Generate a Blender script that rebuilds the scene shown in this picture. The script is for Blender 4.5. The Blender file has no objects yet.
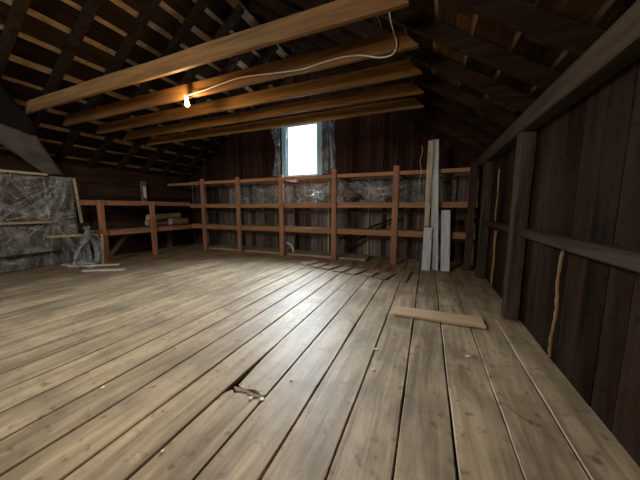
import bpy, math, random
from mathutils import Vector, noise
random.seed(7)
C = bpy.context.scene.collection
V = Vector

# ------------------------------------------------------------------ helpers
class MB:
    """collects shapes, builds ONE mesh object"""
    def __init__(s):
        s.v = []; s.f = []; s.r = []; s.crease = None
    def _add(s, vs, fs, rnd=None):
        b = len(s.v); rnd = random.random() if rnd is None else rnd
        s.v += [V(p) for p in vs]
        for f in fs:
            s.f.append([b + i for i in f]); s.r.append(rnd)
    def board(s, p0, p1, w, t, up=(0, 0, 1), segs=1, jit=0.0, ch=0.004, rnd=None, taper=1.0):
        """timber from p0 to p1; w across, t along 'up'; chamfered, slightly uneven"""
        p0, p1 = V(p0), V(p1); d = (p1 - p0).normalized(); up = V(up)
        side = d.cross(up).normalized(); up = side.cross(d).normalized()
        a, b = w / 2, t / 2; c = min(ch, a * .45, b * .45)
        prof = [(-a + c, -b), (a - c, -b), (a, -b + c), (a, b - c), (a - c, b), (-a + c, b), (-a, b - c), (-a, -b + c)]
        vs = []; fs = []
        for i in range(segs + 1):
            k = i / segs; q = p0.lerp(p1, k); sc = 1 + (taper - 1) * k
            jl, jr, ju = [random.uniform(-jit, jit) for _ in range(3)]
            for (x, y) in prof:
                vs.append(q + side * (x * sc + (jr if x > 0 else jl)) + up * (y + ju * .5))
        for i in range(segs):
            for k in range(8):
                vs_i = i * 8
                fs.append([vs_i + k, vs_i + (k + 1) % 8, vs_i + 8 + (k + 1) % 8, vs_i + 8 + k])
        fs.append(list(range(7, -1, -1))); fs.append([segs * 8 + k for k in range(8)])
        s._add(vs, fs, rnd)
    def prism(s, poly, axis, a, b, rnd=None):
        """polygon in the two other axes, extruded along axis from a to b"""
        n = len(poly); vs = []
        for h in (a, b):
            for (x, y) in poly:
                vs.append({'x': (h, x, y), 'y': (x, h, y), 'z': (x, y, h)}[axis])
        fs = [list(range(n)), list(range(2 * n - 1, n - 1, -1))]
        fs += [[i, i + n, (i + 1) % n + n, (i + 1) % n] for i in range(n)]
        s._add(vs, fs, rnd)
    def tube(s, pts, r, n=8, rnd=None, taper=None):
        pts = [V(p) for p in pts]; vs = []; fs = []; m = len(pts)
        for i, p in enumerate(pts):
            d = (pts[min(i + 1, m - 1)] - pts[max(i - 1, 0)]).normalized()
            u = d.cross(V((0, 0, 1)) if abs(d.z) < .9 else V((1, 0, 0))).normalized(); w = d.cross(u)
            rr = r if taper is None else taper[i]
            for k in range(n):
                a = 2 * math.pi * k / n
                vs.append(p + (u * math.cos(a) + w * math.sin(a)) * rr)
        for i in range(m - 1):
            for k in range(n):
                fs.append([i * n + k, i * n + (k + 1) % n, (i + 1) * n + (k + 1) % n, (i + 1) * n + k])
        fs.append(list(range(n - 1, -1, -1))); fs.append([(m - 1) * n + k for k in range(n)])
        s._add(vs, fs, rnd)
    def grid(s, fn, nu, nv, thick=0.0, rnd=None):
        vs = [V(fn(i / nu, j / nv)) for j in range(nv + 1) for i in range(nu + 1)]
        W = nu + 1
        fs = [[j * W + i, j * W + i + 1, (j + 1) * W + i + 1, (j + 1) * W + i] for j in range(nv) for i in range(nu)]
        s._add(vs, fs, rnd)
    def build(s, name, mat, parent=None, origin=None, smooth=False):
        if parent is not None:
            o0 = V(parent['_w'])
            org = o0 if origin is None else V(origin)
        elif origin is None:
            lo = V([min(v[i] for v in s.v) for i in range(3)]); hi = V([max(v[i] for v in s.v) for i in range(3)])
            org = V(((lo.x + hi.x) / 2, (lo.y + hi.y) / 2, lo.z))
        else:
            org = V(origin)
        me = bpy.data.meshes.new(name)
        me.from_pydata([v - org for v in s.v], [], s.f); me.update()
        at = me.attributes.new('rnd', 'FLOAT', 'FACE')
        for i, r in enumerate(s.r): at.data[i].value = r
        if smooth:
            for p in me.polygons: p.use_smooth = True
        if s.crease:
            at = me.attributes.new('crease', 'FLOAT', 'POINT')
            for i, r in enumerate(s.crease): at.data[i].value = r
        me.materials.append(mat)
        o = bpy.data.objects.new(name, me); C.objects.link(o)
        if parent is not None:
            o.parent = parent; o.location = org - V(parent['_w'])
        else:
            o.location = org
        o['_w'] = list(org)
        return o

def tag(o, label, cat, group=None, kind=None):
    o['label'] = label; o['category'] = cat
    if group: o['group'] = group
    if kind: o['kind'] = kind
    return o

def thing(name, label, cat, loc, group=None):
    o = bpy.data.objects.new(name, None); C.objects.link(o); o.location = loc; o['_w'] = list(loc)
    o.empty_display_size = .1
    return tag(o, label, cat, group)

def struct(o):
    o['kind'] = 'structure'; return o

# ------------------------------------------------------------------ materials
def wood(name, dark, light, stretch=(16, 1.2, 16), rough=.75, bump=.25, var=.45, stain=None, stain_scale=1.2, spec=.3):
    m = bpy.data.materials.new(name); m.use_nodes = True
    nt = m.node_tree; N = nt.nodes; L = nt.links
    b = N['Principled BSDF']
    tc = N.new('ShaderNodeTexCoord'); at = N.new('ShaderNodeAttribute'); at.attribute_name = 'rnd'
    mul = N.new('ShaderNodeMath'); mul.operation = 'MULTIPLY'; mul.inputs[1].default_value = 53.
    L.new(at.outputs['Fac'], mul.inputs[0])
    add = N.new('ShaderNodeVectorMath'); add.operation = 'ADD'
    L.new(tc.outputs['Object'], add.inputs[0]); L.new(mul.outputs[0], add.inputs[1])
    mp = N.new('ShaderNodeMapping'); mp.inputs['Scale'].default_value = stretch
    L.new(add.outputs[0], mp.inputs['Vector'])
    n1 = N.new('ShaderNodeTexNoise'); n1.inputs['Scale'].default_value = 1.; n1.inputs['Detail'].default_value = 7; n1.inputs['Roughness'].default_value = .62
    n1.inputs['Distortion'].default_value = .6
    L.new(mp.outputs[0], n1.inputs['Vector'])
    cr = N.new('ShaderNodeValToRGB'); cr.color_ramp.elements[0].position = .32; cr.color_ramp.elements[1].position = .68
    cr.color_ramp.elements[0].color = (*dark, 1); cr.color_ramp.elements[1].color = (*light, 1)
    L.new(n1.outputs['Fac'], cr.inputs['Fac'])
    # board-to-board tone
    mr = N.new('ShaderNodeMapRange'); mr.inputs['To Min'].default_value = 1 - var; mr.inputs['To Max'].default_value = 1 + var * .6
    L.new(at.outputs['Fac'], mr.inputs['Value'])
    vm = N.new('ShaderNodeVectorMath'); vm.operation = 'SCALE'
    L.new(cr.outputs['Color'], vm.inputs[0]); L.new(mr.outputs[0], vm.inputs['Scale'])
    out = vm.outputs[0]
    if stain:
        n2 = N.new('ShaderNodeTexNoise'); n2.inputs['Scale'].default_value = stain_scale; n2.inputs['Detail'].default_value = 5; n2.inputs['Roughness'].default_value = .6
        L.new(tc.outputs['Object'], n2.inputs['Vector'])
        r2 = N.new('ShaderNodeMapRange'); r2.inputs['From Min'].default_value = .45; r2.inputs['From Max'].default_value = .68; r2.inputs['To Max'].default_value = .75
        L.new(n2.outputs['Fac'], r2.inputs['Value'])
        mx = N.new('ShaderNodeMix'); mx.data_type = 'RGBA'
        L.new(r2.outputs[0], mx.inputs['Factor']); L.new(out, mx.inputs[6]); mx.inputs[7].default_value = (*stain, 1)
        out = mx.outputs[2]
        # specks
        n3 = N.new('ShaderNodeTexNoise'); n3.inputs['Scale'].default_value = 14; n3.inputs['Detail'].default_value = 4
        L.new(add.outputs[0], n3.inputs['Vector'])
        r3 = N.new('ShaderNodeMapRange'); r3.inputs['From Min'].default_value = .6; r3.inputs['From Max'].default_value = .72; r3.inputs['To Max'].default_value = .7
        L.new(n3.outputs['Fac'], r3.inputs['Value'])
        mx2 = N.new('ShaderNodeMix'); mx2.data_type = 'RGBA'
        L.new(r3.outputs[0], mx2.inputs['Factor']); L.new(out, mx2.inputs[6]); mx2.inputs[7].default_value = (dark[0] * .45, dark[1] * .42, dark[2] * .4, 1)
        out = mx2.outputs[2]
    L.new(out, b.inputs['Base Color'])
    b.inputs['Roughness'].default_value = rough
    b.inputs['Specular IOR Level'].default_value = spec
    bp = N.new('ShaderNodeBump'); bp.inputs['Strength'].default_value = bump; bp.inputs['Distance'].default_value = .012
    L.new(n1.outputs['Fac'], bp.inputs['Height']); L.new(bp.outputs[0], b.inputs['Normal'])
    return m

def plain(name, col, rough=.7, noise_amt=.3, scale=12, spec=.3, metal=0):
    m = bpy.data.materials.new(name); m.use_nodes = True
    nt = m.node_tree; N = nt.nodes; L = nt.links; b = N['Principled BSDF']
    tc = N.new('ShaderNodeTexCoord'); n = N.new('ShaderNodeTexNoise'); n.inputs['Scale'].default_value = scale; n.inputs['Detail'].default_value = 5
    L.new(tc.outputs['Object'], n.inputs['Vector'])
    mr = N.new('ShaderNodeMapRange'); mr.inputs['From Min'].default_value = .3; mr.inputs['From Max'].default_value = .7
    mr.inputs['To Min'].default_value = 1 - noise_amt; mr.inputs['To Max'].default_value = 1 + noise_amt
    L.new(n.outputs['Fac'], mr.inputs['Value'])
    vm = N.new('ShaderNodeVectorMath'); vm.operation = 'SCALE'; vm.inputs[0].default_value = col
    L.new(mr.outputs[0], vm.inputs['Scale']); L.new(vm.outputs[0], b.inputs['Base Color'])
    b.inputs['Roughness'].default_value = rough; b.inputs['Specular IOR Level'].default_value = spec; b.inputs['Metallic'].default_value = metal
    return m

def film(name, col, clear=.55, rough=.22):
    """plastic sheeting: part clear, part milky, glossy"""
    m = bpy.data.materials.new(name); m.use_nodes = True
    nt = m.node_tree; N = nt.nodes; L = nt.links
    b = N['Principled BSDF']; b.inputs['Base Color'].default_value = (*col, 1); b.inputs['Roughness'].default_value = rough
    b.inputs['Specular IOR Level'].default_value = .7
    mpb = N.new('ShaderNodeMapping'); mpb.inputs['Scale'].default_value = (3, 3, 9); mpb.inputs['Rotation'].default_value = (.6, .5, 0)
    nb = N.new('ShaderNodeTexNoise'); nb.inputs['Scale'].default_value = 1.6; nb.inputs['Detail'].default_value = 4; nb.inputs['Distortion'].default_value = 1.2
    tcb = N.new('ShaderNodeTexCoord'); L.new(tcb.outputs['Object'], mpb.inputs[0]); L.new(mpb.outputs[0], nb.inputs['Vector'])
    bpb = N.new('ShaderNodeBump'); bpb.inputs['Strength'].default_value = .9; bpb.inputs['Distance'].default_value = .05
    L.new(nb.outputs['Fac'], bpb.inputs['Height']); L.new(bpb.outputs[0], b.inputs['Normal'])
    tr = N.new('ShaderNodeBsdfTransparent'); tr.inputs['Color'].default_value = (.93, .95, .96, 1)
    tc = N.new('ShaderNodeTexCoord'); n = N.new('ShaderNodeTexNoise'); n.inputs['Scale'].default_value = 3.5; n.inputs['Detail'].default_value = 6
    L.new(tc.outputs['Object'], n.inputs['Vector'])
    mr = N.new('ShaderNodeMapRange'); mr.inputs['From Min'].default_value = .3; mr.inputs['From Max'].default_value = .7
    mr.inputs['To Min'].default_value = min(.97, clear + .15); mr.inputs['To Max'].default_value = clear - .15
    L.new(n.outputs['Fac'], mr.inputs['Value'])
    ca = N.new('ShaderNodeAttribute'); ca.attribute_name = 'crease'; sub = N.new('ShaderNodeMath'); sub.operation = 'SUBTRACT'; sub.use_clamp = True
    L.new(mr.outputs[0], sub.inputs[0]); L.new(ca.outputs['Fac'], sub.inputs[1])
    mx = N.new('ShaderNodeMixShader'); L.new(sub.outputs[0], mx.inputs[0]); L.new(b.outputs[0], mx.inputs[1]); L.new(tr.outputs[0], mx.inputs[2])
    L.new(mx.outputs[0], N['Material Output'].inputs['Surface'])
    return m

AX, AY, AZ = (1.1, 15, 15), (15, 1.1, 15), (15, 15, 1.1)
M = {
 'floor': wood('worn floorboards', (.20, .155, .092), (.54, .435, .285), (12, 1.2, 12), .52, .5, .2, (.16, .13, .09), 2.2, .45),
 'subfloor': plain('dark underfloor', (.012, .010, .008), .95),
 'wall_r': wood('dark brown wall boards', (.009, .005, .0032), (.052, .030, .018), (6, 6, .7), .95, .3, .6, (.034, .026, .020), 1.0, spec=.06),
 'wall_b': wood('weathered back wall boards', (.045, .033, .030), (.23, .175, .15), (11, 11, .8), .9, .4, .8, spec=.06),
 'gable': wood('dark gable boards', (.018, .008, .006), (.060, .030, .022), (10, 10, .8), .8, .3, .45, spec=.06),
 'wall_l': wood('old knee wall boards', (.022, .012, .008), (.065, .036, .024), (9, 1.0, 9), .8, .3, .4, spec=.06),
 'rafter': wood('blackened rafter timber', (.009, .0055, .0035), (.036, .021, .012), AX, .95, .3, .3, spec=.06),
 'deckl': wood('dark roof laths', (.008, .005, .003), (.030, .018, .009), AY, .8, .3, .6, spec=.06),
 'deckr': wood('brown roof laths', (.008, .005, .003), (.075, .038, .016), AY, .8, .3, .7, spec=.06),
 'shingle': wood('pale shingle undersides', (.14, .10, .055), (.34, .25, .155), (9, 5, 9), .8, .2, .25),
 'tie': wood('golden collar tie timber', (.12, .06, .020), (.30, .16, .055), AX, .65, .3, .25),
 'grey': wood('grey weathered timber', (.024, .019, .015), (.078, .062, .049), AY, .8, .35, .25, spec=.06),
 'greyz': wood('grey weathered upright timber', (.026, .019, .014), (.085, .066, .05), AZ, .8, .35, .25, spec=.06),
 'postr': wood('reddish shelf post timber', (.26, .12, .06), (.50, .26, .14), AZ, .65, .2, .2),
 'railr': wood('reddish shelf rail timber', (.26, .12, .055), (.52, .27, .13), AX, .65, .2, .2),
 'raily': wood('reddish side rail timber', (.22, .105, .06), (.42, .22, .13), AY, .65, .2, .2),
 'deckw': wood('old shelf planking', (.13, .085, .055), (.27, .19, .13), AX, .75, .25, .35),
 'ledge': wood('pale plank ledge', (.30, .23, .15), (.50, .40, .28), AX, .7, .2, .2),
 'pale': wood('pale sawn batten', (.42, .34, .22), (.66, .56, .38), AY, .6, .15, .15),
 'white': wood('whitewashed board', (.50, .56, .60), (.76, .82, .86), AZ, .6, .15, .12),
 'cream': wood('yellowed weathered board', (.30, .255, .17), (.60, .53, .39), AZ, .65, .25, .15),
 'pale_w': wood('grey-white weathered board', (.38, .39, .38), (.68, .70, .69), AZ, .65, .25, .15),
 'raw': wood('raw split wood', (.24, .14, .065), (.50, .33, .17), AZ, .7, .4, .2),
 'loose': wood('tan loose plank', (.42, .30, .18), (.66, .50, .32), AX, .65, .2, .1),
 'short': wood('short worn planks', (.24, .185, .12), (.45, .36, .25), AY, .6, .3, .2),
 'brownz': wood('brown stud timber', (.12, .07, .045), (.26, .165, .11), AZ, .75, .3, .3),
 'darkz': wood('dark brown corner timber', (.03, .018, .012), (.08, .05, .035), AZ, .9, .2, .2, spec=.1),
 'paint': plain('white painted wood scrap', (.70, .69, .63), .55, .15),
 'film': film('clear plastic sheeting', (.50, .53, .54), .82, .2),
 'film2': film('crumpled plastic film', (.50, .56, .60), .62, .18),
 'film3': film('thin window plastic', (.50, .58, .64), .82, .2),
 'blue': plain('pale blue foam strip', (.33, .58, .72), .6, .2, 20),
 'tarp': plain('grey tarpaulin', (.125, .122, .115), .8, .25, 5),
 'filler': plain('black felt', (.008, .0065, .006), .9, .3),  # near-black colour for the sheet added to darken the left roof
 'paper': plain('white paper', (.75, .75, .72), .7, .1),
 'roll': plain('brown rolled matting', (.20, .14, .10), .9, .4, 18),
 'rollend': plain('pale roll ends', (.55, .45, .34), .9, .4, 18),
 'cord': plain('white cord', (.62, .56, .48), .5, .1),
 'dkcord': plain('dark wire', (.03, .03, .03), .5, .1),
 'ceram': plain('white ceramic socket', (.7, .68, .62), .35, .05),
 'sash': plain('white window sash', (.72, .76, .78), .5, .1),
 'chip': plain('pale paint flake', (.78, .76, .70), .6, .15),
 'nail': plain('rusty steel', (.25, .2, .17), .5, .3, 40, .5, .6),
}
gl = bpy.data.materials.new('window glass'); gl.use_nodes = True
nt = gl.node_tree; b = nt.nodes['Principled BSDF']; b.inputs['Roughness'].default_value = .02
tr = nt.nodes.new('ShaderNodeBsdfTransparent'); mx = nt.nodes.new('ShaderNodeMixShader'); mx.inputs[0].default_value = .92
nt.links.new(b.outputs[0], mx.inputs[1]); nt.links.new(tr.outputs[0], mx.inputs[2]); nt.links.new(mx.outputs[0], nt.nodes['Material Output'].inputs['Surface'])
M['glass'] = gl
em = bpy.data.materials.new('lit bulb glass'); em.use_nodes = True
b = em.node_tree.nodes['Principled BSDF']; b.inputs['Base Color'].default_value = (1, .8, .5, 1)
b.inputs['Emission Color'].default_value = (1, .66, .25, 1); b.inputs['Emission Strength'].default_value = 60
M['bulb'] = em

# ------------------------------------------------------------------ dimensions
XR, XL, YB, YF = 1.09, -8.2, 7.2, -3.0        # wall faces
SL, ZE = .66, 2.35                            # roof slope, eave height of rafter undersides
XRIDGE = (XR - .09 + XL) / 2                  # -3.6
def zroof(x): return ZE + SL * ((x - XL) if x < XRIDGE else (1.0 - x))
RY = [.13 + .58 * k for k in range(12)]       # rafter positions, right slope
LY = [-.55 + .66 * k for k in range(12)]      # rafter positions, left slope
RD = .17                                      # rafter depth (vertical)

# ------------------------------------------------------------------ floor
mb = MB(); x = -.10 + .307 * -29
while x < XR + .1:
    x1 = x + .307
    cuts = [YF]
    k = round((x + .10) / .307)
    if k == -4: cuts += [1.40, 5.0]                # the broken board
    else:
        y = YF + random.uniform(1.0, 3.5)
        if -13 < k < 4: y = random.uniform(-1.5, -.2); cuts.append(y); y = random.uniform(4.9, 6.0)
        while y < YB - 1: cuts.append(y); y += random.uniform(3.2, 4.6)
    cuts.append(YB)
    for a, b_ in zip(cuts, cuts[1:]):
        n = max(3, int((b_ - a) / .3)); g = random.uniform(.004, .010) if x < 0 else random.uniform(.003, .005)
        xa, xb = x + g, x1 - g
        if k == -4:
            if a == 1.40:
                mb.prism([(xa + .045, 1.44), (xa + .11, 1.42), (xa + .2, 1.45), (xb - .02, 1.415), (xb, 1.43), (xb, 5.0), (xa, 5.0), (xa, 2.15), (xa + .012, 1.85), (xa + .03, 1.6)], 'z', -.04, .002); continue
            if b_ == 1.40:
                mb.prism([(xa, a), (xb, a), (xb, 1.37), (xb - .04, 1.40), (xb - .09, 1.375), (xb - .16, 1.405), (xa + .07, 1.36), (xa + .03, 1.385), (xa, 1.33)], 'z', -.04, -.001); continue
        mb.board(((xa + xb) / 2, a + .003, -.02), ((xa + xb) / 2, b_ - .003, -.02), xb - xa, .04, segs=n, jit=.0035, ch=.006)
    x = x1
fl = struct(mb.build('floor', M['floor'], origin=(0, 0, 0)))
sb = MB(); sb.prism([(XL - .2, YF - .2), (XR + .2, YF - .2), (XR + .2, YB + .2), (XL - .2, YB + .2)], 'z', -.16, -.075)
struct(sb.build('subfloor_dark_boards', M['subfloor'], fl, origin=(0, 0, 0)))

# ------------------------------------------------------------------ walls
WX0, WX1, WZ0, WZ1 = -4.13, -3.07, 2.31, 3.85         # gable window opening
def gable_top(x): return zroof(x) + .30
def gable_wall(name, yin, yout, front, slits=()):
    """vertical boards with the window opening left free"""
    lo, up, bk = MB(), MB(), MB()
    y0, y1 = (yin, yin + .028) if not front else (yin - .028, yin)
    yb0, yb1 = (yin + .03, yin + .07) if not front else (yin - .07, yin - .03)
    def stretch(m, xa, xb, za, zb_fn, a, b_, rnd=None):
        if xa < XRIDGE < xb:
            m.prism([(xa, za), (xb, za), (xb, zb_fn(xb)), (XRIDGE, zb_fn(XRIDGE)), (xa, zb_fn(xa))], 'y', a, b_, rnd)
        else:
            m.prism([(xa, za), (xb, za), (xb, zb_fn(xb)), (xa, zb_fn(xa))], 'y', a, b_, rnd)
    edges = [XL - .1]
    while edges[-1] < XR + .1:
        edges.append(edges[-1] + random.uniform(.13, .24))
    edges = sorted([e for e in edges if abs(e - WX0) > .07 and abs(e - WX1) > .07] + [WX0, WX1])
    for xa, xb in zip(edges, edges[1:]):
        r = random.random(); g = .004
        dy = random.uniform(0, .006)
        stretch(lo, xa + g, xb - g, 0, lambda x: 2.2, y0 - (0 if front else dy), y1, r)
        if xa >= WX0 - .001 and xb <= WX1 + .001:
            stretch(up, xa + g, xb - g, 2.203, lambda x: WZ0, y0, y1, r)
            stretch(up, xa + g, xb - g, WZ1, gable_top, y0, y1, r)
        else:
            stretch(up, xa + g, xb - g, 2.203, gable_top, y0 - (0 if front else dy), y1, r)
    cur = XL - .2
    spans = sorted(list(slits) + [(WX0, WX1)])
    for s0, s1 in spans:
        if s0 > cur: stretch(bk, cur, s0, -.05, gable_top, yb0, yb1)
        if (s0, s1) == (WX0, WX1):
            stretch(bk, s0, s1, -.05, lambda x: WZ0, yb0, yb1); stretch(bk, s0, s1, WZ1, gable_top, yb0, yb1)
        cur = s1
    stretch(bk, cur, XR + .2, -.05, gable_top, yb0, yb1)
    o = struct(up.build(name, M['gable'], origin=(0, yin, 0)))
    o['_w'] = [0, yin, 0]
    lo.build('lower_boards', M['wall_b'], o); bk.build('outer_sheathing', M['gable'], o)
    return o
wb = gable_wall('wall_back', YB, YB + .1, False)
wf = gable_wall('wall_front', YF, YF - .1, True)

mb = MB(); y = YF
while y < YB:
    w = random.uniform(.19, .30); dx = random.uniform(0, .008)
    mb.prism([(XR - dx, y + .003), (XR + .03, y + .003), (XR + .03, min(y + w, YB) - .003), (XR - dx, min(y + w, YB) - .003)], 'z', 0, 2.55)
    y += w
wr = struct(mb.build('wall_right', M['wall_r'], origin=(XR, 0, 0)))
bk = MB(); bk.prism([(XR + .03, YF - .1), (XR + .07, YF - .1), (XR + .07, YB + .1), (XR + .03, YB + .1)], 'z', -.05, 2.6)
bk.build('outer_sheathing', M['rafter'], wr)
# pale ragged splits where boards have torn away
def ragged(y, z0, z1, w):
    m = MB(); n = int((z1 - z0) / .05); L_ = []; R_ = []
    for i in range(n + 1):
        z = z0 + (z1 - z0) * i / n
        c = y + .02 * math.sin(i * .55) + random.uniform(-.008, .008); h = w * random.uniform(.35, 1.15) / 2
        if i in (0, n): h *= .3
        L_.append((c - h, z)); R_.append((c + h, z))
    m.prism(L_ + R_[::-1], 'x', XR - .022, XR - .004); return m
ragged(2.80, 0.02, 1.0, .032).build('split_edge', M['raw'], wr)
ragged(5.15, 0.02, .97, .10).build('split_edge', M['raw'], wr)
ragged(5.25, 1.13, 2.0, .012).build('split_edge', M['raw'], wr)

mb = MB(); z = 0
while z < 2.4:
    w = random.uniform(.2, .28)
    mb.prism([(XL - .03, z + .003), (XL, z + .003), (XL, z + w - .003), (XL - .03, z + w - .003)], 'y', YF, YB); z += w
wl = struct(mb.build('wall_left', M['wall_l'], origin=(XL, 0, 0)))
bk = MB(); bk.prism([(XL - .07, YF - .1), (XL - .03, YF - .1), (XL - .03, YB + .1), (XL - .07, YB + .1)], 'z', -.05, 2.5)
bk.build('outer_sheathing', M['rafter'], wl)

# ------------------------------------------------------------------ roof: spaced laths under shingles
def roof_pt(x, off): return (x, zroof(x) + off)
sh = MB(); ll = MB(); lr = MB()
o1, o2, o3, o4 = RD + .01, RD + .035, RD + .040, RD + .08
for xa, xb in ((XL - .45, XRIDGE), (XRIDGE, 1.45)):
    f = (lambda x: ZE + SL * (x - XL)) if xb == XRIDGE else (lambda x: ZE + SL * (1.0 - x))
    sh.prism([(xa, f(xa) + o3), (xb, f(xb) + o3), (xb, f(xb) + o4), (xa, f(xa) + o4)], 'y', YF - .1, YB + .1)
ce = struct(sh.build('ceiling', M['shingle'], origin=(XRIDGE, 0, 0)))
x = -5.21 + .36 * 4
f = lambda x: ZE + SL * (x - XL)
while x > XL - .5:
    # lath below each gap; a gap of ~0.1 then lath of ~0.26, with butt joints along the length
    g = random.uniform(.085, .115); a, b_ = x - .36, x - g; y = YF
    while y < YB:
        ln = min(random.choice((1.74, 2.32, 2.9)), YB - y); d = random.uniform(-.012, .012)
        ll.prism([(a + d, f(a + d) + o1), (b_ + d, f(b_ + d) + o1), (b_ + d, f(b_ + d) + o2), (a + d, f(a + d) + o2)], 'y', y + .003, y + ln - .003); y += ln
    x -= .36
f2 = lambda x: ZE + SL * (1.0 - x)
x = XRIDGE
while x < 1.4:
    a, b_ = x + .02, x + .30; y = YF
    while y < YB:
        ln = min(random.choice((1.16, 1.74, 2.32)), YB - y)
        lr.prism([(a, f2(a) + o1), (b_, f2(b_) + o1), (b_, f2(b_) + o2), (a, f2(a) + o2)], 'y', y + .003, y + ln - .003); y += ln
    x += .325
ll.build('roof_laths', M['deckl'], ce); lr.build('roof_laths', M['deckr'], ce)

# rafters, each a timber of its own
ordn = ['first', 'second', 'third', 'fourth', 'fifth', 'sixth', 'seventh', 'eighth', 'ninth', 'tenth', 'eleventh', 'twelfth']
slope_len = math.hypot(1, SL); upn = lambda s: V((-SL * s, 0, 1)).normalized()
th = RD / slope_len
for side in ('left', 'right'):
    idx = 0
    for k in range(11, -1, -1):
        y = (LY if side == 'left' else RY)[k]; mb = MB()
        if side == 'left':
            xa, xb = XL + .01, XRIDGE - .10; s = 1
        else:
            xa, xb = 1.0 - .01 + .35, XRIDGE + .10; s = -1
        zf = (lambda x: ZE + SL * (x - XL)) if s == 1 else f2
        mb.board((xa, y, zf(xa) + RD / 2), (xb, y, zf(xb) + RD / 2), .10 if s == 1 else .06, th, up=upn(s), segs=8, jit=.004)
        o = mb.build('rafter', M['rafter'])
        w = ordn[idx]
        where = 'nearest the window gable' if idx == 0 else w + ' from the window gable'
        tag(o, f'dark sloping rafter on the {side} roof slope, {where}', 'rafter', f'rafters of the {side} roof slope')
        idx += 1
mb = MB(); mb.board((XRIDGE, YF, zroof(XRIDGE) + .08), (XRIDGE, YB, zroof(XRIDGE) + .08), .04, .2, segs=10, jit=.003)
tag(mb.build('ridge_board', M['rafter']), 'dark ridge board along the roof peak where both slopes meet', 'ridge board')

# collar ties
tl = ['golden collar tie nearest the viewer, highest in the room view',
      'golden collar tie with the white cord running along its face, second from the viewer',
      'golden collar tie just behind the lit bulb, third from the viewer',
      'golden brown collar tie between the bulb-lit one and the one by the window',
      'brown collar tie farthest back, crossing in front of the window top']
ties = []
for i in range(5):
    y = RY[4 + i] + .075; mb = MB(); h = (.20, .20, .19, .17, .17)[i]; zb = (3.07, 3.03, 3.02, 3.02, 3.02)[i]
    zt = zb + h
    xa = XL + (zt - ZE) / SL + .02; xb = 1.0 - (zt - ZE) / SL - .02
    xb0 = xb + h / SL * .6; xa0 = xa - h / SL * .6
    n = 12; vs = []; fs = []
    # tie with ends cut to the roof slope, slightly uneven
    for j in range(n + 1):
        t = j / n
        tx, bx = xa + (xb - xa) * t, xa0 + (xb0 - xa0) * t
        dz = random.uniform(-.006, .006); dy = random.uniform(-.003, .003)
        for (px, py, pz) in ((bx, y - .028, zb + .006 + dz), (bx, y - .022, zb + dz), (bx, y + .022, zb + dz), (bx, y + .028, zb + .006 + dz),
                             (tx, y + .028, zt - .006 + dz), (tx, y + .022, zt + dz), (tx, y - .022, zt + dz), (tx, y - .028, zt - .006 + dz)):
            vs.append((px, py + dy, pz))
    for j in range(n):
        for q in range(8): fs.append([j * 8 + q, j * 8 + (q + 1) % 8, j * 8 + 8 + (q + 1) % 8, j * 8 + 8 + q])
    fs += [list(range(7, -1, -1)), [n * 8 + q for q in range(8)]]
    mb._add(vs, fs)
    o = tag(mb.build('collar_tie', M['tie']), tl[i], 'collar tie', 'golden collar ties across the attic'); ties.append((y, o))

# ------------------------------------------------------------------ right wall timbers
mb = MB(); mb.board((.997, YF + .01, 2.30), (.997, YB - .01, 2.30), .155, .20, segs=24, jit=.005, ch=.012)
for v in mb.v: v.z = min(v.z, zroof(v.x) - .004)     # top bevelled to the roof slope
tag(mb.build('timber_plate', M['grey']), 'long grey squared timber along the top of the right wall', 'wall plate')
for ya, yb, lab in ((YF + .01, 3.635, 'grey waist-high rail on the right wall, long piece nearest the viewer'), (3.805, 5.635, 'grey waist-high rail on the right wall, between the two grey posts'),
                    (5.805, YB - .13, 'grey waist-high rail on the right wall, short piece beyond the far post')):
    mb = MB(); mb.board((1.033, ya, 1.07), (1.033, yb, 1.07), .09, .098, segs=10, jit=.004, ch=.012)
    tag(mb.build('timber_rail', M['grey']), lab, 'rail', 'rails of the right wall')
for yc, lab in ((3.72, 'grey upright post on the right wall between the two pale split boards'),
                (5.72, 'dark grey upright post at the far end of the right wall')):
    mb = MB(); mb.board((1.000, yc, 0), (1.000, yc, 2.195), .15, .16, up=(0, 1, 0), segs=10, jit=.004, ch=.012)
    tag(mb.build('timber_post', M['greyz']), lab, 'post', 'posts of the right wall')

# ------------------------------------------------------------------ windows
def window(name, yin, front):
    s = -1 if front else 1
    fr = MB(); t = .06
    ya, yb = yin + s * .01, yin + s * .10
    ym = (ya + yb) / 2; d = abs(yb - ya)
    fr.board((WX0 + t / 2, ym, WZ0), (WX0 + t / 2, ym, WZ1), t, d, up=(0, 1, 0))
    fr.board((WX1 - t / 2, ym, WZ0), (WX1 - t / 2, ym, WZ1), t, d, up=(0, 1, 0))
    fr.board((WX0 + t, ym, WZ0 + t / 2), (WX1 - t, ym, WZ0 + t / 2), d, t)
    fr.board((WX0 + t, ym, WZ1 - t / 2), (WX1 - t, ym, WZ1 - t / 2), d, t)
    w = struct(fr.build(name, M['sash'], origin=((WX0 + WX1) / 2, yin, WZ0)))
    p = MB(); p.prism([(WX0 + t, WZ0 + t), (WX1 - t, WZ0 + t), (WX1 - t, WZ1 - t), (WX0 + t, WZ1 - t)], 'y', yin + s * .06, yin + s * .066)
    p.build('pane', M['glass'], w); return w
w1 = window('window_1', YB, False); window('window_2', YF, True)
for x, lab in ((WX0 - .07, 'pale blue strip along the left edge of the bright window'), (WX1 + .07, 'pale blue strip along the right edge of the bright window')):
    mb = MB(); mb.board((x, YB - .02, WZ0 + .01), (x, YB - .02, WZ1), .15, .03, up=(0, 1, 0), segs=14, jit=.008)
    tag(mb.build('foam_strip', M['blue']), lab, 'foam strip', 'blue strips beside the window')

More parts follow.
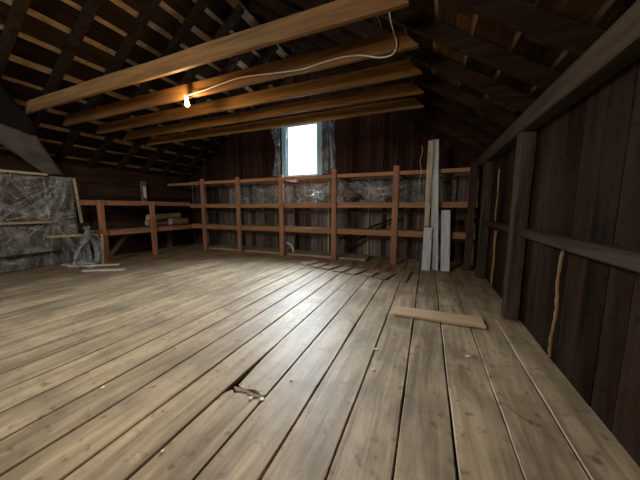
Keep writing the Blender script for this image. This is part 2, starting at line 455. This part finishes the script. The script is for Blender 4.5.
def wrinkle(u, v, seed, su=3., sv=9., amp=.05):
    p = V((u * su + seed, v * sv, seed * 1.7))
    a = noise.noise(p) ; b_ = 1 - abs(noise.noise(p * 2.3 + V((5, 1, 0)))) * 2
    c = 1 - abs(noise.noise(V((u * su * 3 + v * 4, v * sv * .6 - u * 3, seed)))) * 2
    return amp * (a * .8 + max(0, b_) ** 3 * .35 + max(0, c) ** 4 * .35)
def creases(pts, anchors, seed):
    # milky fold lines that run out from the stapled points
    out = []
    for (a, b_) in pts:
        c = 0
        for q, (a0, b0, k) in enumerate(anchors):
            t = math.atan2(b_ - b0, a - a0); r = math.hypot(a - a0, b_ - b0)
            n = noise.noise(V((t * k, r * .45, seed + q * 7)))
            c = max(c, max(0, 1 - abs(n) * 5) ** 2 * math.exp(-r * .35) * (.6 + .8 * noise.noise(V((t * 3, r * 1.3, seed + 50)))))
        n = noise.noise(V((a * 1.6 + b_ * 1.1, b_ * 1.0 - a * .5, seed + 31))); n2 = noise.noise(V((a * .8, b_ * .8, seed + 77)))
        c = max(c, max(0, 1 - abs(n) * 9) ** 2 * max(0, .3 + n2 * 1.4))
        out.append(max(0, min(.8, c)))
    return out
# plastic hung beside the window
def hang(x0, x1, z0, z1, yb, seed, lab, curl):
    mb = MB()
    def fn(u, v):
        z = z0 + (z1 - z0) * v; k = math.sin(v * math.pi)
        xa = x0 + curl * k
        return (xa + (x1 - xa) * u, yb - .05 + wrinkle(u, v, seed, 5, 3, .07) , z)
    mb.grid(fn, 30, 60)
    mb.crease = [.8 * c for c in creases([((p.x - x0) * 2.5, p.z) for p in mb.v], [(.4, 3.9, 5), (.6, 2.3, 5)], seed)]
    return tag(mb.build('plastic_curtain', M['film3'], smooth=True), lab, 'plastic curtain', 'plastic beside the window')
hang(-4.64, -4.29, 2.34, 3.8, YB - .05, 2.1, 'torn clear plastic hanging on the left side of the window', .16)
hang(-2.91, -2.50, 2.34, 3.8, YB - .05, 7.7, 'torn clear plastic hanging on the right side of the window', .0)

# ------------------------------------------------------------------ back shelf
YS = 6.3
bs = thing('back_shelf', 'long open reddish timber shelf along the back wall under the window', 'shelf', (-3.1, 6.75, 0))
posts = [-6.68, -5.27, -3.77, -2.22, -.71, .84]
for i, x in enumerate(posts):
    top = 2.26 if i not in (3, 4) else 2.31
    mb = MB(); mb.board((x, YS - .045, .0), (x, YS - .045, top), .13, .05, up=(0, 1, 0), segs=6, jit=.003)
    mb.build('post', M['postr'] if i < 5 else M['darkz'], bs)
for (z, h, xe) in ((2.15, .085, .90), (1.415, .115, .95), (.745, .125, .95)):
    xs = -7.3
    mb = MB(); mb.board((xs, YS + .005, z), (xe, YS + .005, z), .045, h, segs=16, jit=.004)
    mb.build('rail', M['railr'], bs)
    # back rail on the wall and cross bearers
    mb = MB(); mb.board((xs, YB - .03, z - .2 if z < 2 else z), (xe, YB - .03, z - .2 if z < 2 else z), .045, .09, segs=10, jit=.003)
    mb.build('wall_cleat', M['brownz'], bs)
    for x in posts:
        mb = MB(); mb.board((x + .09, YS + .03, z - .01), (x + .09, YB - .06, z - .01), .04, .08)
        mb.build('bearer', M['brownz'], bs)
for z in (1.48, .815):
    mb = MB()
    for j in range(2):
        mb.board((-7.3, YS + .06 + .17 * j, z), (.95, YS + .06 + .17 * j, z), .16, .018, segs=8, jit=.003)
    mb.build('shelf_board', M['deckw'], bs)
mb = MB(); mb.board((-6.9, 6.72, .03), (-1.4, 6.72, .03), .66, .055, segs=8, jit=.003)
mb.build('bottom_board', M['ledge'], bs)
for (a, b_) in (((-2.25, 6.9, .48), (-.70, 6.9, 1.12)), ((-2.1, 6.8, .25), (-1.5, 6.8, .62))):
    mb = MB(); mb.board(a, b_, .05, .08, up=(0, 1, 0))
    mb.build('brace', M['rafter'], bs)
for x in (-2.70, -1.52, -5.95, -4.5, .55):
    mb = MB(); mb.board((x, YB - .045, 0), (x, YB - .045, 2.12), .055, .07, up=(0, 1, 0), segs=4, jit=.004)
    mb.build('wall_stud', M['cream'] if x in (-2.70, -1.52) else M['brownz'], bs)

# plastic stapled behind the top bay
mb = MB()
mb.grid(lambda u, v: (-6.3 + 6.9 * u, YB - .19 + wrinkle(u * 4, v, 3.3, 5, 3, .07), 1.50 + .58 * v), 260, 24)
mb.crease = [.7 * c for c in creases([(p.x * 1.3, p.z * 1.6) for p in mb.v], [(-8, 3.4, 5), (-5.2, 3.4, 5), (-3.0, 3.4, 6), (-2.1, 2.4, 5), (-.6, 3.4, 6)], 4.)]
tag(mb.build('plastic_sheet', M['film'], smooth=True), 'crinkled clear plastic stapled behind the top bay of the back shelf', 'plastic sheet')
# crumpled plastic & cable in the top bay
def crumple(name, c, r, seed, mat, lab, cat, group=None):
    mb = MB(); nu, nv = 18, 12
    def fn(u, v):
        a, t = 2 * math.pi * u, math.pi * (v * .98 + .01)
        d = V((math.cos(a) * math.sin(t), math.sin(a) * math.sin(t), math.cos(t)))
        q = .68 + .55 * noise.noise(d * 2.1 + V((seed, 0, 0))) + .3 * noise.noise(d * 5 + V((0, seed, 0)))
        return (c[0] + d.x * r[0] * q, c[1] + d.y * r[1] * q, c[2] + d.z * r[2] * q)
    mb.grid(fn, nu, nv)
    return tag(mb.build(name, mat, smooth=False), lab, cat, group)
crumple('plastic_wad', (-2.85, 6.62, 1.70), (.30, .13, .19), 3, M['film2'], 'wad of clear plastic on the shelf right under the window', 'plastic wad')
crumple('plastic_wad', (-1.05, 6.62, 1.72), (.28, .13, .20), 8, M['film2'], 'wad of clear plastic on the shelf left of the tall leaning board', 'plastic wad')
crumple('brown_sack', (-1.95, 6.62, 1.68), (.26, .13, .17), 5, M['deckw'], 'tan sack slumped on the top bay shelf, right of the window', 'sack')
mb = MB(); pts = []
for i in range(60):
    a = i * .42; rr = .13 + .03 * math.sin(i * .7)
    pts.append((-1.22 + math.cos(a) * rr + i * .004, 6.40 + .0012 * i, 1.75 + math.sin(a) * rr * .55 + .02 * math.sin(i)))
mb.tube(pts, .008, 6)
tag(mb.build('coiled_cable', M['cord'], smooth=True), 'loose coil of pale cable in the top bay near the tall leaning board', 'cable')
mb = MB(); mb.tube([(-3.72 + .22 * math.sin(t), 6.42, .11 + .26 * math.cos(t) - .02) for t in [i * .12 for i in range(14)]], .022, 8)
tag(mb.build('bent_pipe', M['sash'], smooth=True), 'short curved white pipe leaning at a post foot under the window', 'pipe')
mb = MB(); mb.tube([(-.19 + .02 * math.sin(i * .8), 6.2, 2.30 + .40 - i * .058) for i in range(17)], .006, 6)
tag(mb.build('hanging_wire', M['cord'], smooth=True), 'thin wire hanging down beside the tall leaning board', 'wire')

# ------------------------------------------------------------------ left shelf
XS = -7.25
ls = thing('side_shelf', 'low reddish timber shelf along the left wall meeting the back shelf', 'shelf', (-7.7, 5.0, 0))
for y in (3.69, 4.94):
    mb = MB(); mb.board((XS + .03, y, 0), (XS + .03, y, 1.54 if y < 4 else 1.53), .05, .13, up=(0, 1, 0), segs=6, jit=.003)
    mb.build('post', M['postr'], ls)
for (z, h, ya) in ((1.475, .115, 3.30), (.735, .135, 3.60)):
    mb = MB(); mb.board((XS - .03, ya, z), (XS - .03, 6.26, z), .045, h, segs=10, jit=.004)
    mb.build('rail', M['raily'], ls)
    mb = MB()
    for j in range(2):
        mb.board((XS - .17 - .27 * j, ya + .08, z + .05), (XS - .17 - .27 * j, 6.2, z + .05), .26, .02, segs=5, jit=.003)
    mb.build('shelf_board', M['deckw'], ls)
mb = MB(); mb.board((XL + .05, 6.2, 2.12), (-6.75, 6.2, 2.12), .05, .08)
mb.build('corner_rail', M['railr'], ls)
for y, z1 in ((5.35, 2.16), (4.2, .68), (6.1, .68)):
    mb = MB(); mb.board((XL + .06, y, 0 if z1 < 1 else 1.55), (XL + .06, y, z1), .09, .13, up=(0, 1, 0))
    mb.build('wall_stud', M['brownz'], ls)
mb = MB(); mb.prism([(5.31, 1.66), (5.40, 1.67), (5.39, 2.02), (5.30, 2.0)], 'x', XL + .107, XL + .110)
tag(mb.build('paper_sheet', M['paper']), 'small white paper tacked to a stud above the side shelf', 'paper')
# rolls on the side shelf
rl = ['thick brown roll on the side shelf, outermost with a pale ragged end', 'thin brown roll lying on top of the thick one on the side shelf', 'brown roll at the back of the side shelf against the wall']
for i, (x, y0, y1, z, r, tz) in enumerate(((-7.42, 5.62, 6.22, .915, .115, .0), (-7.58, 5.05, 6.1, 1.06, .10, .05), (-7.78, 5.15, 6.2, .91, .11, .0))):
    t = thing('matting_roll', rl[i], 'roll', (x, (y0 + y1) / 2, z - r), 'rolls on the side shelf')
    mb = MB(); n = 14
    pts = [(x + .012 * math.sin(k), y0 + (y1 - y0) * k / n, z + tz * k / n) for k in range(n + 1)]
    mb.tube(pts, r, 16, taper=[r * random.uniform(.9, 1.03) for _ in pts]); mb.build('roll_body', M['roll'], t, smooth=True)
    mb = MB(); sp = []
    for k in range(60):
        a = k * .33; q = r * (.93 - .8 * k / 60)
        sp.append((x + math.cos(a) * q, y0 - .012, z + math.sin(a) * q))
    mb.tube(sp, .011, 6); e = mb.build('rolled_end', M['rollend'], t); e['label'] = 'pale spiral end of the roll'
mb = MB(); mb.board((-7.62, 3.92, .03), (-7.85, 4.62, .62), .10, .03, up=(1, 0, 0))
tag(mb.build('slanted_board', M['brownz']), 'board leaning at a slant underneath the side shelf', 'board')
mb = MB(); mb.board((-7.14, 3.58, .0), (-7.16, 3.63, .74), .05, .02, up=(1, 0, 0))
tag(mb.build('white_lath', M['paint']), 'narrow white lath standing against the end post of the side shelf', 'lath')

# ------------------------------------------------------------------ plastic on the left wall
mb = MB()
def pl(u, v):
    y = YF + .2 + (3.60 - YF - .2) * u; z = .02 + 2.07 * v
    d = wrinkle(u * 2.5, v, 1.2, 6, 2.2, .10)
    # folds pulled towards the stapled corner
    dy, dz = 3.6 - y, 2.05 - z; a = math.atan2(dz, dy + .01); rr = math.hypot(dy, dz)
    d += .03 * math.sin(a * 26) * math.exp(-rr * .6) + .02 * math.sin(a * 11 + 2) * math.exp(-rr * .35)
    return (XL + .09 + .6 * d * min(1, rr * 2), y, z)
mb.grid(pl, 240, 90)
mb.crease = creases([(p.y, p.z) for p in mb.v], [(3.6, 2.08, 7), (2.3, 1.06, 5), (1.0, 2.1, 6), (3.1, 1.05, 6)], 9.)
tag(mb.build('plastic_sheet', M['film'], smooth=True), 'big wrinkled clear plastic sheet covering the left wall', 'plastic sheet')
for a, b_, lab in (((XL + .20, YF + .3, 2.10), (XL + .20, 3.12, 2.10), 'pale batten along the top edge of the big plastic sheet'),
              ((XL + .20, YF + .3, 1.06), (XL + .20, 3.10, 1.03), 'pale batten across the middle of the big plastic sheet')):
    mb = MB(); mb.board(a, b_, .03, .05, segs=10, jit=.003)
    tag(mb.build('batten', M['pale']), lab, 'batten', 'battens holding the plastic sheet')
mb = MB(); mb.board((XL + .19, 3.60, 2.07), (XL + .19, 3.66, .98), .055, .03, up=(1, 0, 0))
tag(mb.build('batten', M['pale']), 'upright pale batten at the far edge of the big plastic sheet', 'batten', 'battens holding the plastic sheet')
mb = MB(); mb.board((XL + .17, YF + .3, .30), (XL + .17, 3.2, .34), .02, .04, segs=8, jit=.004)
tag(mb.build('batten', M['grey']), 'low grey batten near the bottom of the big plastic sheet', 'batten', 'battens holding the plastic sheet')
mb = MB(); mb.board((-7.20, 2.69, .76), (-7.20, 3.58, .73), .035, .045, segs=4, jit=.003)
tag(mb.build('wooden_stick', M['pale']), 'pale stick jutting out level from the end of the side shelf', 'stick')
# plastic bundle slung over the stick
mb = MB()
for k in range(9):
    ph = k * .7; y0 = 3.15 + .04 * k; wd = random.uniform(.035, .085); ln = random.uniform(.35, .84)
    def rb(u, v, k=k, ph=ph, y0=y0, wd=wd, ln=ln):
        z = .80 + (.14 if k % 3 == 0 else .05) * (1 - v) - ln * v
        a = (u - .5) * 2
        gather = .25 + .75 * min(1, abs(v - .12) * 2.2)
        return (-7.08 + .05 * math.sin(a * 3 + ph + v * 4) + .04 * noise.noise(V((u * 3, v * 5, ph))) + .02 * (k % 3),
                y0 * (1 - .0) + (3.34 - y0) * (1 - gather) + a * wd * gather + .05 * math.sin(v * 5 + ph) - .08 * v * (1 if k < 5 else -.6), max(.085, z + .03 * noise.noise(V((u * 5, v * 6, ph + 9)))))
    mb.grid(rb, 8, 22)
tag(mb.build('plastic_bundle', M['film2'], smooth=True), 'bunched clear plastic hanging at the end of the side shelf', 'plastic bundle')
# black sheet added under the rafters to keep this stretch of roof dark
mb = MB()
F0 = [(-5.6, 1.0, 3.93), (-6.1, 1.6, 3.62), (-6.4, 2.02, 3.42), (-7.0, 2.6, 3.04), (-7.3, 2.78, 2.84)]
F1 = [(-6.5, .9, 3.3), (-6.9, 1.6, 3.08), (-7.05, 1.9, 2.98), (-7.2, 2.3, 2.90), (-7.34, 2.70, 2.82)]
def fp(u, v):
    q = u * (len(F0) - 1); i = min(int(q), len(F0) - 2); k = q - i
    return V(F0[i]).lerp(V(F0[i + 1]), k).lerp(V(F1[i]).lerp(V(F1[i + 1]), k), v) + V((0, 0, -.03 + .02 * noise.noise(V((u * 6, v * 3, 2)))))
mb.grid(fp, 24, 8)
o = mb.build('filler_sheet', M['filler'], smooth=True); so = o.modifiers.new('thickness', 'SOLIDIFY'); so.thickness = .008
tag(o, 'black sheet added to darken the roof under the rafters, just above the grey tarpaulin', 'roofing felt')
# grey tarp under the eave
mb = MB()
T0 = [(-6.6, .9, 3.22), (-7.05, 1.7, 3.02), (-7.22, 2.28, 2.93), (-7.36, 2.78, 2.82), (-7.78, 3.12, 2.48), (-8.10, 3.46, 2.12)]
T1 = [(-7.3, .9, 2.6), (-7.55, 1.7, 2.64), (-7.66, 2.36, 2.60), (-7.80, 2.62, 2.44), (-7.98, 2.88, 2.28), (-8.12, 3.14, 2.12)]
def tp(u, v):
    s = u * (len(T0) - 1); i = min(int(s), len(T0) - 2); k = s - i
    p = V(T0[i]).lerp(V(T0[i + 1]), k).lerp(V(T1[i]).lerp(V(T1[i + 1]), k), v)
    return p + V((1, 0, .3)) * .03 * noise.noise(V((u * 7, v * 2, 0)))
mb.grid(tp, 30, 8)
o = mb.build('tarpaulin', M['tarp'], smooth=True); so = o.modifiers.new('thickness', 'SOLIDIFY'); so.thickness = .012
tag(o, 'grey tarpaulin slung under the rafters above the big plastic sheet', 'tarpaulin')

# white scraps on the floor at left
sc = [((-7.95, 3.2, .017), (-6.95, 3.33, .017), .12, .03, 'longest white painted scrap lying flat below the hanging plastic bundle'),
      ((-7.35, 3.04, .052), (-6.55, 3.62, .052), .09, .03, 'white painted scrap lying across the longest one, below the side shelf'),
      ((-6.75, 3.02, .018), (-6.05, 3.42, .018), .11, .03, 'white painted scrap nearest the room, in front of the shelf end post'),
      ((-8.0, 3.42, .015), (-7.35, 3.58, .015), .08, .028, 'short white painted scrap lying close to the plastic sheet')]
for a, b_, w, t, lab in sc:
    mb = MB(); mb.board((a[0], a[1], a[2]), b_, w, t, segs=3, jit=.004)
    tag(mb.build('wood_scrap', M['paint']), lab, 'wood scrap', 'white scraps on the floor')

# ------------------------------------------------------------------ leaning boards
t = thing('tall_board', 'tall grey-white board with moulded edge leaning on the back shelf', 'board', (.14, 6.05, 0))
mb = MB(); mb.board((.185, 6.03, 0.005), (.085, 6.235, 2.80), .14, .03, up=(0, 1, 0), segs=10, jit=.003); mb.build('board_face', M['pale_w'], t)
mb = MB(); mb.board((.245, 6.005, .005), (.125, 6.21, 2.74), .035, .03, up=(0, 1, 0), segs=8, jit=.002); mb.build('edge_moulding', M['white'], t)
mb = MB(); mb.board((.015, 5.92, .005), (.025, 6.035, .93), .17, .03, up=(0, 1, 0), segs=4, jit=.003)
tag(mb.build('short_board', M['white']), 'short white board propped in front of the tall grey-white board', 'board')
mb = MB(); mb.board((.40, 6.0, .005), (.36, 6.22, 1.30), .175, .03, up=(0, 1, 0), segs=5, jit=.003)
tag(mb.build('white_board', M['white']), 'white board leaning alone, right of the tall grey-white board', 'board')
mb = MB(); mb.board((-.015, 6.045, .955), (-.005, 6.192, 2.78), .095, .026, up=(0, 1, 0), segs=8, jit=.006, taper=1.2)
tag(mb.build('yellowed_board', M['cream']), 'narrow yellowed board standing above the short white board', 'board')

# ------------------------------------------------------------------ loose planks
mb = MB(); mb.board((-.34, 3.37, .016), (.665, 3.375, .016), .29, .026, segs=6, jit=.005)
tag(mb.build('loose_plank', M['loose']), 'loose tan plank lying crosswise on the floorboards', 'plank')
sp = [(-2.62, 5.62, .50, -7), (-2.30, 5.50, .48, -3), (-1.98, 5.42, .52, -8), (-1.66, 5.30, .50, -2), (-1.34, 5.22, .54, -6), (-1.03, 5.18, .50, -3), (-.72, 5.12, .56, -5), (-.40, 5.24, .85, 5)]
for i, (x, y, ln, a) in enumerate(sp):
    mb = MB(); a = math.radians(a - 9); d = V((-math.sin(a), math.cos(a), 0)) * ln / 2; c = V((x, y, .0165))
    tl_ = random.uniform(.002, .008)
    mb.board(c - d + V((0, 0, .0)), c + d + V((0, 0, tl_)), random.uniform(.235, .265), .026, segs=4, jit=.006)
    where = ['leftmost of its row', 'second from left in its row', 'third from left in its row', 'fourth from left in its row',
             'fifth from left in its row', 'third from right in its row', 'second from right in its row', 'rightmost and longest of its row'][i]
    tag(mb.build('short_plank', M['short']), f'short worn floor plank before the back shelf, {where}', 'plank', 'short lifted planks before the shelf')
for i, (x, y, ln, a, lab) in enumerate(((-1.75, 6.02, .5, 20, 'short plank lying skewed at the foot of the back shelf, under the wire coil bay'),
                                   (-1.2, 5.98, .6, -35, 'short plank lying aslant beside the right shelf post foot'))):
    a = math.radians(a); d = V((-math.sin(a), math.cos(a), 0)) * ln / 2; c = V((x, y, .014))
    mb = MB(); mb.board(c - d, c + d, .16, .024, segs=3, jit=.005)
    tag(mb.build('short_plank', M['short']), lab, 'plank', 'short planks at the shelf foot')

# broken board: splintered end and flakes
def flake(x, y, s, lab, seed):
    random.seed(seed); n = 7; mb = MB()
    poly = [(x + math.cos(2 * math.pi * k / n) * s * random.uniform(.6, 1.2), y + math.sin(2 * math.pi * k / n) * s * random.uniform(.4, .9)) for k in range(n)]
    mb.prism(poly, 'z', .003, .010)
    tag(mb.build('paint_flake', M['chip']), lab, 'paint flake', 'pale flakes on the floor')
fk = [(-1.02, 1.385, .022, 'largest pale flake, at the broken end of a floorboard'), (-1.10, 1.36, .016, 'small pale flake in the gap beside the largest flake'),
      (-.93, 1.64, .013, 'pale flake just beyond the broken floorboard end'),
      (-2.20, 1.02, .016, 'pale flake alone on the floor at lower left'), (-1.30, .84, .012, 'pale flake on the floor nearest the lower left corner of the view'),
      (-.40, 2.35, .026, 'pale flake on the floor between the broken board and the loose plank'), (-.36, 2.02, .016, 'pale flake right of the broken board, nearer than its neighbour'),
      (.28, 5.02, .035, 'white flake on the floor before the leaning boards'), (.40, 2.55, .022, 'pale flake on the floor just in front of the loose plank')]
for i, (x, y, s, lab) in enumerate(fk): flake(x, y, s, lab, 40 + i)
random.seed(99)
mb = MB(); mb.board((.56, 1.98, .008), (.66, 1.88, .008), .012, .008); 
tag(mb.build('wood_splinter', M['raw']), 'thin wood splinter on the floorboards near the right wall', 'splinter')
mb = MB(); poly = [(-1.30, 1.40), (-1.25, 1.368), (-1.17, 1.385), (-1.10, 1.362), (-1.03, 1.385), (-1.04, 1.405), (-1.12, 1.398), (-1.20, 1.412), (-1.28, 1.405)]
mb.prism([(p[0], p[1] + .01) for p in poly], 'z', -.008, .006)
tag(mb.build('board_splinter', M['deckw']), 'torn splintered chunk at the broken end of a floorboard', 'splinter')

# ------------------------------------------------------------------ bulbs and cord
def bulb(name, p, lab, power):
    t = thing(name, lab, 'light bulb', p)
    mb = MB(); prof = [(.004, .0), (.022, .006), (.031, .022), (.033, .038), (.028, .058), (.018, .078), (.014, .088)]
    mb.tube([(p[0], p[1], p[2] + z) for r, z in prof], .03, 18, taper=[r for r, z in prof]); mb.build('bulb_glass', M['bulb'], t, smooth=True)
    mb = MB(); prof = [(.018, .086), (.024, .092), (.026, .125), (.034, .13), (.036, .15), (.020, .156)]
    mb.tube([(p[0], p[1], p[2] + z) for r, z in prof], .03, 18, taper=[r for r, z in prof]); mb.build('socket', M['ceram'], t)
    warm = (1., .62, .26) if power < 100 else (1., .72, .42)
    ld = bpy.data.lights.new('bulb_glow', 'POINT'); ld.energy = power; ld.color = warm; ld.shadow_soft_size = .035
    lo = bpy.data.objects.new('bulb_glow', ld); C.objects.link(lo); lo.parent = t; lo.location = (0, -.06, .02)
    return t
yt = ties[1][0]
bulb('light_bulb', (-3.42, yt - .10, 2.865), 'lit bare bulb hanging below the second collar tie', 45)
bulb('light_bulb', (-1.8, .75, 2.75), 'lit bare bulb hung near the viewer, above the floor, ahead of the nearest collar tie', 80)
mb = MB(); mb.tube([(-1.8, .75, 2.91), (-1.81, .76, 3.5), (-1.8, .76, 4.17)], .006, 6)
tag(mb.build('bulb_cord', M['cord']), 'cord holding the bare bulb near the viewer', 'cord')
mb = MB(); yc = yt - .043
raw_pts = [(-.45, 2.95, 3.46), (-.46, 2.95, 3.34), (-.43, yc - .02, 3.22), (-.39, yc - .01, 3.10), (-.40, yc, 3.03), (-.45, yc, 2.985), (-.58, yc, 2.99), (-.78, yc, 3.055), (-1.01, yc, 3.08), (-1.26, yc, 3.07), (-1.53, yc, 3.05), (-1.96, yc, 3.085), (-2.44, yc, 3.125), (-2.79, yc, 3.105), (-3.07, yc, 3.075), (-3.34, yc - .03, 3.04), (-3.40, yc - .055, 3.034)]
pts = []
for i in range(len(raw_pts) - 1):
    p0, p1, p2, p3 = [V(raw_pts[max(0, min(len(raw_pts) - 1, i + d))]) for d in (-1, 0, 1, 2)]
    for k in range(5):
        t_ = k / 5
        pts.append(.5 * ((2 * p1) + (p2 - p0) * t_ + (2 * p0 - 5 * p1 + 4 * p2 - p3) * t_ ** 2 + (3 * p1 - p0 - 3 * p2 + p3) * t_ ** 3))
pts.append(V(raw_pts[-1])); mb.tube(pts, .0075, 6)
tag(mb.build('power_cord', M['cord'], smooth=True), 'white power cord looping down the second collar tie to the lit bulb', 'cord')

# ------------------------------------------------------------------ daylight
w = bpy.data.worlds.new('sky'); bpy.context.scene.world = w; w.use_nodes = True
bg = w.node_tree.nodes['Background']; bg.inputs[0].default_value = (.78, .90, 1, 1); bg.inputs[1].default_value = 7.0
def daylight(name, loc, rot, sx, sz, power, col):
    ld = bpy.data.lights.new(name, 'AREA'); ld.shape = 'RECTANGLE'; ld.size = sx; ld.size_y = sz; ld.energy = power; ld.color = col
    lo = bpy.data.objects.new(name, ld); C.objects.link(lo); lo.location = loc; lo.rotation_euler = rot; return lo
bl = daylight('daylight_back_window', (-3.6, YB + .35, 3.15), (math.radians(-62), 0, 0), 1.3, 1.8, 250, (.86, .94, 1))
bl.data.spread = math.radians(82); bl.rotation_euler = V((1.0, -4.6, -3.0)).to_track_quat('-Z', 'Y').to_euler()
daylight('daylight_front_window', (-3.6, YF - .35, 3.15), (math.radians(78), 0, 0), 1.3, 1.8, 300, (.93, .97, 1))

# ------------------------------------------------------------------ camera
cd = bpy.data.cameras.new('camera'); cam = bpy.data.objects.new('camera', cd); C.objects.link(cam)
cd.sensor_width = 36; cd.lens = 257. * 36 / 640; cd.clip_start = .02
cam.location = (0, 0, 1.35); cam.rotation_euler = (math.radians(90 - 7.098), 0, math.radians(22.638))
sc = bpy.context.scene; sc.camera = cam
sc.view_settings.view_transform = 'Standard'; sc.view_settings.look = 'None'; sc.view_settings.gamma = 1; sc.view_settings.use_curve_mapping = False
sc.view_settings.exposure = 0.0
for o in bpy.data.objects:
    if '_w' in o: del o['_w']
